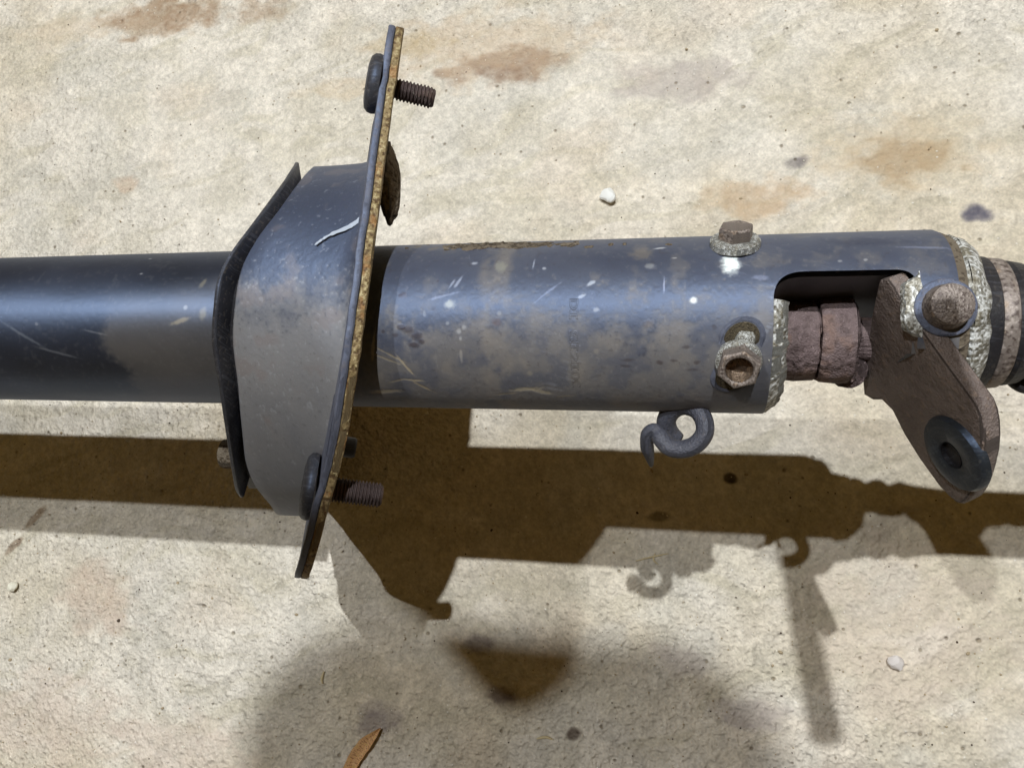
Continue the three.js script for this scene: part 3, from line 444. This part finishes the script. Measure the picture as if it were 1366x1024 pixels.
// shaft, joint and collars seen in the window and past the housing's end
{
  const wob = 0.0012;
  part('steering_shaft', lump(revolve([[-0.02, 0.0], [-0.02, 0.0100], [0.0195, 0.0100], [0.0225, 0.0106], [0.0268, 0.0112], [0.032, 0.0114], [0.0372, 0.0112], [0.0378, 0.0104], [0.0380, 0]], 80, false, 0.05).translate(0, -0.004, 0.0035), 0.0009, 260), rust, col);
  const jt = part('shaft_joint', lump(revolve([[0.0378, 0], [0.0378, 0.0118], [0.0388, 0.0124], [0.0440, 0.0126], [0.0465, 0.0124], [0.0475, 0.0110], [0.048, 0.0060], [0.068, 0.0060], [0.068, 0]], 80, false, 0.05).translate(0, -0.004, 0.003), 0.0006, 260, 5), rust, col);
  const nut = at(1132, 492, 0.160); part('clamp_nut', boxUV(place(lump(lathe([[0, 0.004], [0.0022, 0.004], [0.0026, 0.003], [0.0046, 0.003], [0.0052, 0.0016], [0.0052, -0.008], [0, -0.008]], 24), 0.0004, 500), nut, V(-0.2, 0.7, 0.7)), 0.03), rust, jt);
  part('end_collar', lump(revolve([[0.0600, 0.008], [0.0606, 0.0200], [0.0620, 0.0232], [0.0640, 0.0243], [0.0672, 0.0244], [0.0686, 0.0238], [0.0690, 0.0100]], 120, false, 0.05), 0.0003, 300), material(soilTex, 0.0005, { color: new THREE.Color(0.8, 0.78, 0.74) }), col, 'dull grey brown collar at the end of the housing');
  part('end_casting', lump(revolve([[0.0684, 0.012], [0.0684, 0.0226], [0.0696, 0.0236], [0.0716, 0.0230], [0.0736, 0.0212], [0.0748, 0.0194], [0.0752, 0.0184], [0.0752, 0.010]], 160, false, 0.07), 0.0006, 330), cast, col);
  part('rubber_ring', revolve([[0.0745, 0.012], [0.0745, 0.0176], [0.0752, 0.0181], [0.0782, 0.0178], [0.0786, 0.0172], [0.0786, 0.012]], 96), rubber, col);
  part('spacer_ring', revolve([[0.0786, 0.012], [0.0786, 0.0172], [0.0792, 0.0175], [0.0822, 0.0172], [0.0826, 0.0166], [0.0826, 0.012]], 96), boltMat, col);
  part('rubber_boot', revolve([[0.0826, 0.010], [0.0826, 0.0160], [0.084, 0.0166], [0.087, 0.0160], [0.089, 0.0145], [0.092, 0.0160], [0.095, 0.0160], [0.098, 0.0140], [0.102, 0.0155], [0.108, 0.0140], [0.12, 0.0128], [0.34, 0.0128], [0.34, 0]], 96), rubber, col);
  part('wire_loop', sweep([[1338, 470], [1342, 486], [1350, 502], [1363, 513], [1380, 516], [1398, 508], [1408, 490], [1404, 470]].map(([x, y]) => at(x, y, 0.163)), () => 0.0021, 60, 12), rubber, col);
}
// lever arm: a flat bar leaning out from the shaft, grommet in its eye
{
  const A = at(1180, 365, 0.192), B = at(1285, 672, 0.168), D = at(1150, 530, 0.150);
  let n = B.clone().sub(A).cross(D.clone().sub(A)).normalize(); if (n.dot(CAM.clone().sub(A)) < 0) n.negate();
  const outl = [[1172, 374], [1184, 372], [1193, 384], [1202, 402], [1226, 436], [1262, 486], [1294, 530], [1302, 541], [1308, 556], [1311, 572], [1312, 590], [1311, 608], [1307, 628], [1302, 646], [1296, 660], [1290, 669], [1283, 673], [1276, 671], [1266, 663], [1252, 648], [1226, 612], [1206, 580], [1190, 548], [1176, 534], [1164, 534], [1152, 527], [1150, 505], [1156, 470], [1162, 420]];
  const ax = B.clone().sub(A).normalize(), ay = new THREE.Vector3().crossVectors(n, ax);
  const s = new THREE.Shape(); const q = outl.map(([x, y]) => { const p = onPlane(x, y, A, n).sub(A); return [p.dot(ax), p.dot(ay)]; }); s.moveTo(...q[0]); for (const p of q.slice(1)) s.lineTo(...p); s.closePath();
  const th = 0.0052, g = new THREE.ExtrudeGeometry(s, { depth: th - 0.0018, bevelEnabled: true, bevelSize: 0.0009, bevelThickness: 0.0009, bevelOffset: -0.0009, bevelSegments: 3, curveSegments: 70 });
  g.translate(0, 0, -th + 0.0009); const m4 = new THREE.Matrix4().makeBasis(ax, ay, n); m4.setPosition(A); g.applyMatrix4(m4);
  const arm = part('lever_arm', boxUV(toCreasedNormals(g, 0.6)), leverMat, col, 'flat rust brown lever arm');
  const c = onPlane(1276, 604, A, n);
  part('grommet', boxUV(place(lathe([[0.0034, -0.001], [0.0034, 0.0012], [0.0040, 0.0017], [0.0080, 0.0018], [0.0096, 0.0014], [0.0102, 0.0004], [0.0102, -0.001]], 48), c, n)), material(blackTex, 0.0002, { color: new THREE.Color(0.5, 0.58, 0.62), roughness: 0.9, specularColor: BLUE }), arm, 'dark blue grey bushing set in the eye');
  part('grommet_bore', boxUV(place(lathe([[0.0034, 0.0010], [0.0033, -0.0002], [0.0028, -0.0004], [0, -0.0004]], 24), c.clone().addScaledVector(n, 0.0006), n)), rubber, arm);
}
// crust of dried dirt along the far shoulder of the housing
{
  const gs = [];
  const add = (px, py, sx, sy, sz) => { const o = onCol(px, py, RH), g = lump(new THREE.IcosahedronGeometry(1, 3), 0.35, 1.6, 40 + gs.length); g.scale(sx, sy, sz); g.rotateX(o.th); const p = polar(o.p.x, RH - 0.0002, Math.max(o.th, -1.32)); g.translate(p.x, p.y, p.z); gs.push(boxUV(g)); };
  for (let i = 0; i < 90; i++) { const t = i / 89, k = Math.sin(Math.PI * Math.min(1, t * 1.2)); add(592 + 170 * t + rr(-4, 4), 329 - 5 * t + rr(-2, 3), rr(0.001, 0.003), rr(0.0003, 0.0007) * (0.4 + k), rr(0.001, 0.0022)); }
  for (let i = 0; i < 12; i++) add(rr(515, 900), rr(322, 332), rr(0.0006, 0.0014), rr(0.0003, 0.0006), rr(0.0005, 0.0012));
  part('dirt_crust', mergeGeometries(gs.map((g) => g.index ? g.toNonIndexed() : g)), soil, col, 'dried dirt crusted along the shoulder').userData.kind = 'stuff';
}
// curled strip hanging from the underside
{
  const path = [[901, 586, 0.158], [893, 576, 0.160], [889, 562, 0.163], [896, 548, 0.166], [912, 541, 0.168], [929, 546, 0.169], [939, 560, 0.170], [940, 577, 0.170], [929, 592, 0.169], [910, 599, 0.168], [893, 596, 0.168], [882, 584, 0.168], [874, 573, 0.168], [865, 577, 0.167], [863, 592, 0.164], [866, 606, 0.160], [869, 620, 0.154]].map(([x, y, Y]) => at(x, y, Y));
  part('curled_strip', sweep(path, (t) => (t < 0.7 ? 0.0028 : t < 0.85 ? 0.0021 : 0.0021 - (t - 0.85) * 0.009), 120, 16, 0.9), material(plateTex, 0.0005, { color: new THREE.Color(0.6, 0.58, 0.56), specularIntensity: 0.6 }), col, 'grey strip curled into a loop under the housing');
}

part('strip_root', sweep([[852, 543, 0.150], [870, 542, 0.154], [890, 541, 0.158], [908, 541, 0.164], [918, 545, 0.167]].map(([x, y, Y]) => at(x, y, Y)), (t) => 0.0008 + 0.0012 * t, 30, 10), rubber, col);

// ------------------------------------------------------------------ things lying on the floor
function pebble(px, py, r, sd, color, label) {
  const p = at(px, py, 0), g = creased(lump(new THREE.IcosahedronGeometry(r, 2), r * 0.5, 1.1 / r, sd).scale(2000, 2000, 2000), 0.35).scale(0.0005, 0.0005, 0.0005); g.scale(1, 0.75, 0.9); g.rotateY(sd); g.translate(p.x, r * 0.6, p.z);
  solo('pebble', boxUV(g, 0.02), new THREE.MeshStandardMaterial({ color, roughness: 0.85 }), label, 'pebble');
}
pebble(813, 264, 0.0042, 3, '#e4e4e0', 'round white pebble lying on the concrete beyond the housing tube');
pebble(1195, 884, 0.0038, 9, '#d2cbc6', 'angular off white stone chip below the lever arm');
pebble(20, 782, 0.0028, 14, '#dedac8', 'tiny pale stone chip below the plain black tube');
{
  // curled dry leaf strip
  const path = [[509, 970], [502, 978], [492, 988], [482, 1000], [474, 1012], [468, 1026], [462, 1040]], rows = [];
  const c3 = new THREE.CatmullRomCurve3(path.map(([x, y]) => at(x, y, 0)));
  for (let i = 0; i <= 40; i++) { const t = i / 40, c = c3.getPoint(t), tg = c3.getTangent(t), s = V(-tg.z, 0, tg.x).normalize(), w = 0.0034 * Math.min(1, 0.12 + t * 2.2) * (1 + 0.2 * (fbm(t * 9, 1, 2, 4) - 0.5)), row = []; for (let k = 0; k < 14; k++) { const a = 2 * Math.PI * k / 14, u = Math.cos(a), y = 0.0012 + 0.0016 * Math.abs(u + 0.3) + 0.0003 * Math.sin(a) + 0.0006 * Math.sin(t * 7); row.push(c.clone().addScaledVector(s, w * u).add(V(0, y, 0))); } rows.push(row); }
  rows.unshift(rows[0].map(() => rows[0].reduce((s, p) => s.add(p), V(0, 0, 0)).divideScalar(14)));
  const lt = textures(256, 256, (u, v) => { const n = fbm(u * 8, v * 20, 4, 81), f = fbm(u * 60, v * 20, 3, 82); let c = mixc([206, 154, 104], [222, 184, 136], n); c = mixc(c, [176, 150, 62], sst(0.6, 0.8, f) * 0.6); c = mixc(c, [120, 74, 40], sst(0.45, 0.3, f) * 0.5); return [...c, 0.7, 0.5 + (f - 0.5) * 0.6]; });
  solo('dry_leaf', gridGeo(rows, (i, j) => [i * 0.05, j / 14], true), material(lt, 0.0003), 'curled strip of orange brown dry leaf on the floor', 'leaf');
}
const strawMat = new THREE.MeshStandardMaterial({ color: '#cbbd98', roughness: 0.8 });
const straw = (pts, r, label) => solo('dry_straw', sweep(pts.map(([x, y, Y]) => at(x, y, Y ?? 0.0006)), (t) => r * (0.5 + Math.sin(Math.PI * t) * 0.6), 20, 8), strawMat, label, 'straw');
straw([[432, 895], [429, 906], [430, 912]], 0.0007, 'short pale sliver of straw below the foot of the flange');
straw([[848, 748], [868, 743], [892, 738]], 0.0004, 'thin straw lying in the shadow under the curled strip, longer of two');
straw([[874, 738], [872, 746], [878, 753]], 0.0004, 'short straw crossing a longer one under the curled strip');
straw([[716, 985], [728, 983], [737, 986]], 0.0006, 'pale fleck of straw by a dark speck on the floor');
{
  // loose grit nobody could count
  const g = new THREE.IcosahedronGeometry(1, 0), N = 4200, im = new THREE.InstancedMesh(g, new THREE.MeshStandardMaterial({ roughness: 0.85 }), N), m = new THREE.Matrix4(), q = new THREE.Quaternion(), e = new THREE.Euler();
  for (let i = 0; i < N; i++) {
    const near = rnd() < 0.72, x = rr(-0.5, 0.2), z = near ? rr(-0.02, 0.2) : rr(-0.3, 0.0), s = (rnd() < 0.03 ? rr(0.0006, 0.0012) : rr(0.00018, 0.0005));
    q.setFromEuler(e.set(rr(0, 6), rr(0, 6), rr(0, 6))); m.compose(V(x, s * 0.2, z), q, V(s, s * rr(0.6, 1), s * rr(0.7, 1.3))); im.setMatrixAt(i, m);
    const k = rnd(); im.setColorAt(i, k < 0.5 ? new THREE.Color('#d9d2c2') : k < 0.9 ? new THREE.Color('#a8987c') : new THREE.Color('#4a3d30'));
  }
  im.name = 'loose_grit'; im.castShadow = im.receiveShadow = true; im.userData = { kind: 'stuff', label: 'fine pale and dark grit scattered over the concrete', category: 'grit' }; scene.add(im);
}

// ------------------------------------------------------------------ outside the frame: what throws the rest of the light and shade
{
  const steel = new THREE.MeshStandardMaterial({ color: '#3a3a3c', roughness: 0.5, metalness: 0.6 }), glow = new THREE.MeshStandardMaterial({ color: '#ffffff', emissive: new THREE.Color().setRGB(0.93, 0.97, 1.0), emissiveIntensity: 3 });
  const st = thing('work_light', 'twin head work light on a steel stand behind the column', 'work light');
  const bar = (a, b, r) => { const d = b.clone().sub(a), g = new THREE.CylinderGeometry(r, r, d.length(), 16); return place(g, a.clone().add(b).multiplyScalar(0.5), d); };
  const top = V(-0.17, 1.86, -0.62);
  part('pole', bar(V(-0.17, 0.02, -0.62), top, 0.014), steel, st);
  for (const [x, z] of [[0.2, -0.8], [-0.55, -0.8], [-0.17, -1.05]]) part('leg', bar(V(-0.17, 0.35, -0.62), V(x, 0.012, z), 0.01), steel, st);
  // small tray hung on thin cords; its lobe of shade falls below the flange
  const TY = 0.66, k2 = TY / (LAMP2.y - TY), lobe = [[440, 660], [500, 750], [540, 800], [590, 860], [640, 918], [665, 937], [690, 945], [715, 939], [745, 918], [765, 885], [772, 845], [772, 760], [770, 690], [760, 640], [600, 640]].map(([x, y]) => { const p = at(x, y, 0); return [(p.x + LAMP2.x * k2) / (1 + k2), (p.z + LAMP2.z * k2) / (1 + k2)]; });
  const ts = new THREE.Shape(); ts.moveTo(lobe[0][0], -lobe[0][1]); for (const [x, z] of lobe.slice(1)) ts.lineTo(x, -z); ts.closePath();
  const tg = new THREE.ExtrudeGeometry(ts, { depth: 0.004, bevelEnabled: true, bevelSize: 0.0006, bevelThickness: 0.0006, bevelSegments: 2, bevelOffset: -0.0006 }); tg.rotateX(-Math.PI / 2); tg.translate(0, TY, 0);
  part('hanging_tray', tg, steel, st);
  for (const q of [2, 8, 13]) part('cord', bar(V(lobe[q][0], TY, lobe[q][1]), V(-0.25, 1.80, -0.35), 0.0006), steel, st);
  for (const L of [LAMP1, LAMP2]) {
    const h = part('lamp_head', place(lathe([[0.012, 0.05], [0.03, 0.045], [0.05, 0.0], [0.052, 0.0], [0.032, 0.05], [0.012, 0.055]], 32), L.clone().add(V(0, 0.012, 0)), V(0, 1, 0)), steel, st);
    part('arm', bar(top, L.clone().add(V(0, 0.06, 0)), 0.009), steel, st);
    part('bulb', new THREE.SphereGeometry(0.02, 24, 16).translate(L.x, L.y, L.z), glow, h);
  }
}
{
  // person crouching over the phone; only the shade of the bowed head and a hand reaches the picture
  const sdf = (bones, c, half, res) => {
    const mc = new MarchingCubes(res, new THREE.MeshBasicMaterial(), false, false, 200000); mc.isolation = 0; const f = mc.field; const p = V(0, 0, 0), a = V(0, 0, 0), ab = V(0, 0, 0);
    for (let k = 0; k < res; k++) for (let j = 0; j < res; j++) for (let i = 0; i < res; i++) {
      p.set(c.x + (i / (res / 2) - 1) * half, c.y + (j / (res / 2) - 1) * half, c.z + (k / (res / 2) - 1) * half); let d = 1e3;
      for (const [A, B, ra, rb, s = 0.03] of bones) { ab.subVectors(B, A); a.subVectors(p, A); const t = Math.max(0, Math.min(1, a.dot(ab) / Math.max(1e-9, ab.lengthSq()))); const dd = a.addScaledVector(ab, -t).length() - (ra + (rb - ra) * t); const hh = Math.max(0, Math.min(1, 0.5 + 0.5 * (d - dd) / s)); d = d > 100 ? dd : d + (dd - d) * hh - s * hh * (1 - hh); }
      f[i + j * res + k * res * res] = -d;
    }
    mc.update(); const n = mc.count ?? 0, g = new THREE.BufferGeometry();
    const pos = new Float32Array(mc.positionArray.slice(0, n * 3)); for (let i = 0; i < n; i++) { pos[3 * i] = c.x + pos[3 * i] * half; pos[3 * i + 1] = c.y + pos[3 * i + 1] * half; pos[3 * i + 2] = c.z + pos[3 * i + 2] * half; }
    g.setAttribute('position', new THREE.BufferAttribute(pos, 3)); const m = mergeVertices(g, 1e-5); m.computeVertexNormals(); return m;
  };
  const B = [];
  B.push([V(-0.012, 0.9, -0.1265), V(0.055, 0.9, -0.1265), 0.031, 0.031], [V(0.022, 0.9, -0.07), V(0.022, 0.89, -0.01), 0.056, 0.062], [V(0.02, 0.88, 0.0), V(0.0, 0.83, 0.14), 0.052, 0.06], [V(-0.15, 0.80, 0.2), V(0.15, 0.80, 0.2), 0.075, 0.075], [V(0, 0.77, 0.24), V(0, 0.5, 0.52), 0.14, 0.14]);
  for (const s of [-1, 1]) B.push([V(s * 0.18, 0.79, 0.2), V(s * 0.24, 0.56, 0.25), 0.05, 0.042], [V(s * 0.24, 0.56, 0.25), V(s < 0 ? -0.118 : 0.072, 0.40, 0.18), 0.042, 0.028], [V(s * 0.09, 0.46, 0.54), V(s * 0.14, 0.1, 0.42), 0.09, 0.065], [V(s * 0.14, 0.09, 0.42), V(s * 0.13, 0.075, 0.78), 0.062, 0.045], [V(s * 0.13, 0.06, 0.78), V(s * 0.13, 0.05, 0.86), 0.04, 0.035]);
  const pm = new THREE.MeshStandardMaterial({ color: '#3d4450', roughness: 0.9 }), sk = new THREE.MeshStandardMaterial({ color: '#b98a70', roughness: 0.7 });
  const body = sdf(B, V(0, 0.46, 0.36), 0.56, 84);
  const hand = (s, bones) => sdf(bones, V(s < 0 ? -0.1 : 0.05, 0.39, 0.13), 0.085, 56);
  const fingers = (s, x) => { const b = [[V(x + s * 0.022, 0.40, 0.165), V(x, 0.392, 0.13), 0.026, 0.022, 0.012]]; for (let i = 0; i < 4; i++) { const z = 0.148 - i * 0.014; b.push([V(x, 0.392, z), V(x - s * 0.018, 0.386, z - 0.003), 0.009, 0.0085, 0.004], [V(x - s * 0.018, 0.386, z - 0.003), V(x - s * 0.036, 0.3895, z - 0.003), 0.0085, 0.0075, 0.004]); } b.push([V(x, 0.402, 0.14), V(x - s * 0.036, 0.411, 0.128), 0.011, 0.009, 0.005]); return b; };
  const L = fingers(-1, -0.092), Rh = fingers(1, 0.046);
  const ps = thing('person', 'person crouching over the column in dark clothes, head bowed, holding a phone', 'person');
  part('body', body, pm, ps); part('hand', hand(-1, L), sk, ps); part('hand', hand(1, Rh), sk, ps);
  const ph = thing('phone', 'slim dark phone held over the column', 'phone');
  const slab = new THREE.Shape(); const x0 = -0.060, x1 = 0.012, z0 = 0.0635, z1 = 0.205, r = 0.009; slab.moveTo(x0 + r, -z0); slab.lineTo(x1 - r, -z0); slab.quadraticCurveTo(x1, -z0, x1, -z0 - r); slab.lineTo(x1, -z1 + r); slab.quadraticCurveTo(x1, -z1, x1 - r, -z1); slab.lineTo(x0 + r, -z1); slab.quadraticCurveTo(x0, -z1, x0, -z1 + r); slab.lineTo(x0, -z0 - r); slab.quadraticCurveTo(x0, -z0, x0 + r, -z0);
  const pg = new THREE.ExtrudeGeometry(slab, { depth: 0.006, bevelEnabled: true, bevelSize: 0.001, bevelThickness: 0.001, bevelSegments: 2 }); pg.rotateX(-Math.PI / 2); pg.translate(0, 0.394, 0);
  part('phone_body', pg, new THREE.MeshStandardMaterial({ color: '#202226', roughness: 0.4 }), ph);
  part('lens_ring', new THREE.TorusGeometry(0.006, 0.0012, 10, 24).rotateX(Math.PI / 2).translate(CAM.x, 0.3925, CAM.z), new THREE.MeshStandardMaterial({ color: '#303236', roughness: 0.3, metalness: 0.7 }), ph);
  solo('stylus_pen', sweep([V(0.0645, 0.354, -0.038), V(0.067, 0.357, -0.025), V(0.0715, 0.361, 0.0), V(0.0765, 0.365, 0.028)], (t) => (t < 0.02 || t > 0.98 ? 0.003 : 0.0044 + 0.0012 * t), 50, 16), new THREE.MeshStandardMaterial({ color: '#2a2c30', roughness: 0.8 }), 'thick dark stylus pen held beside the phone', 'pen');
}
renderer.render(scene, camera);
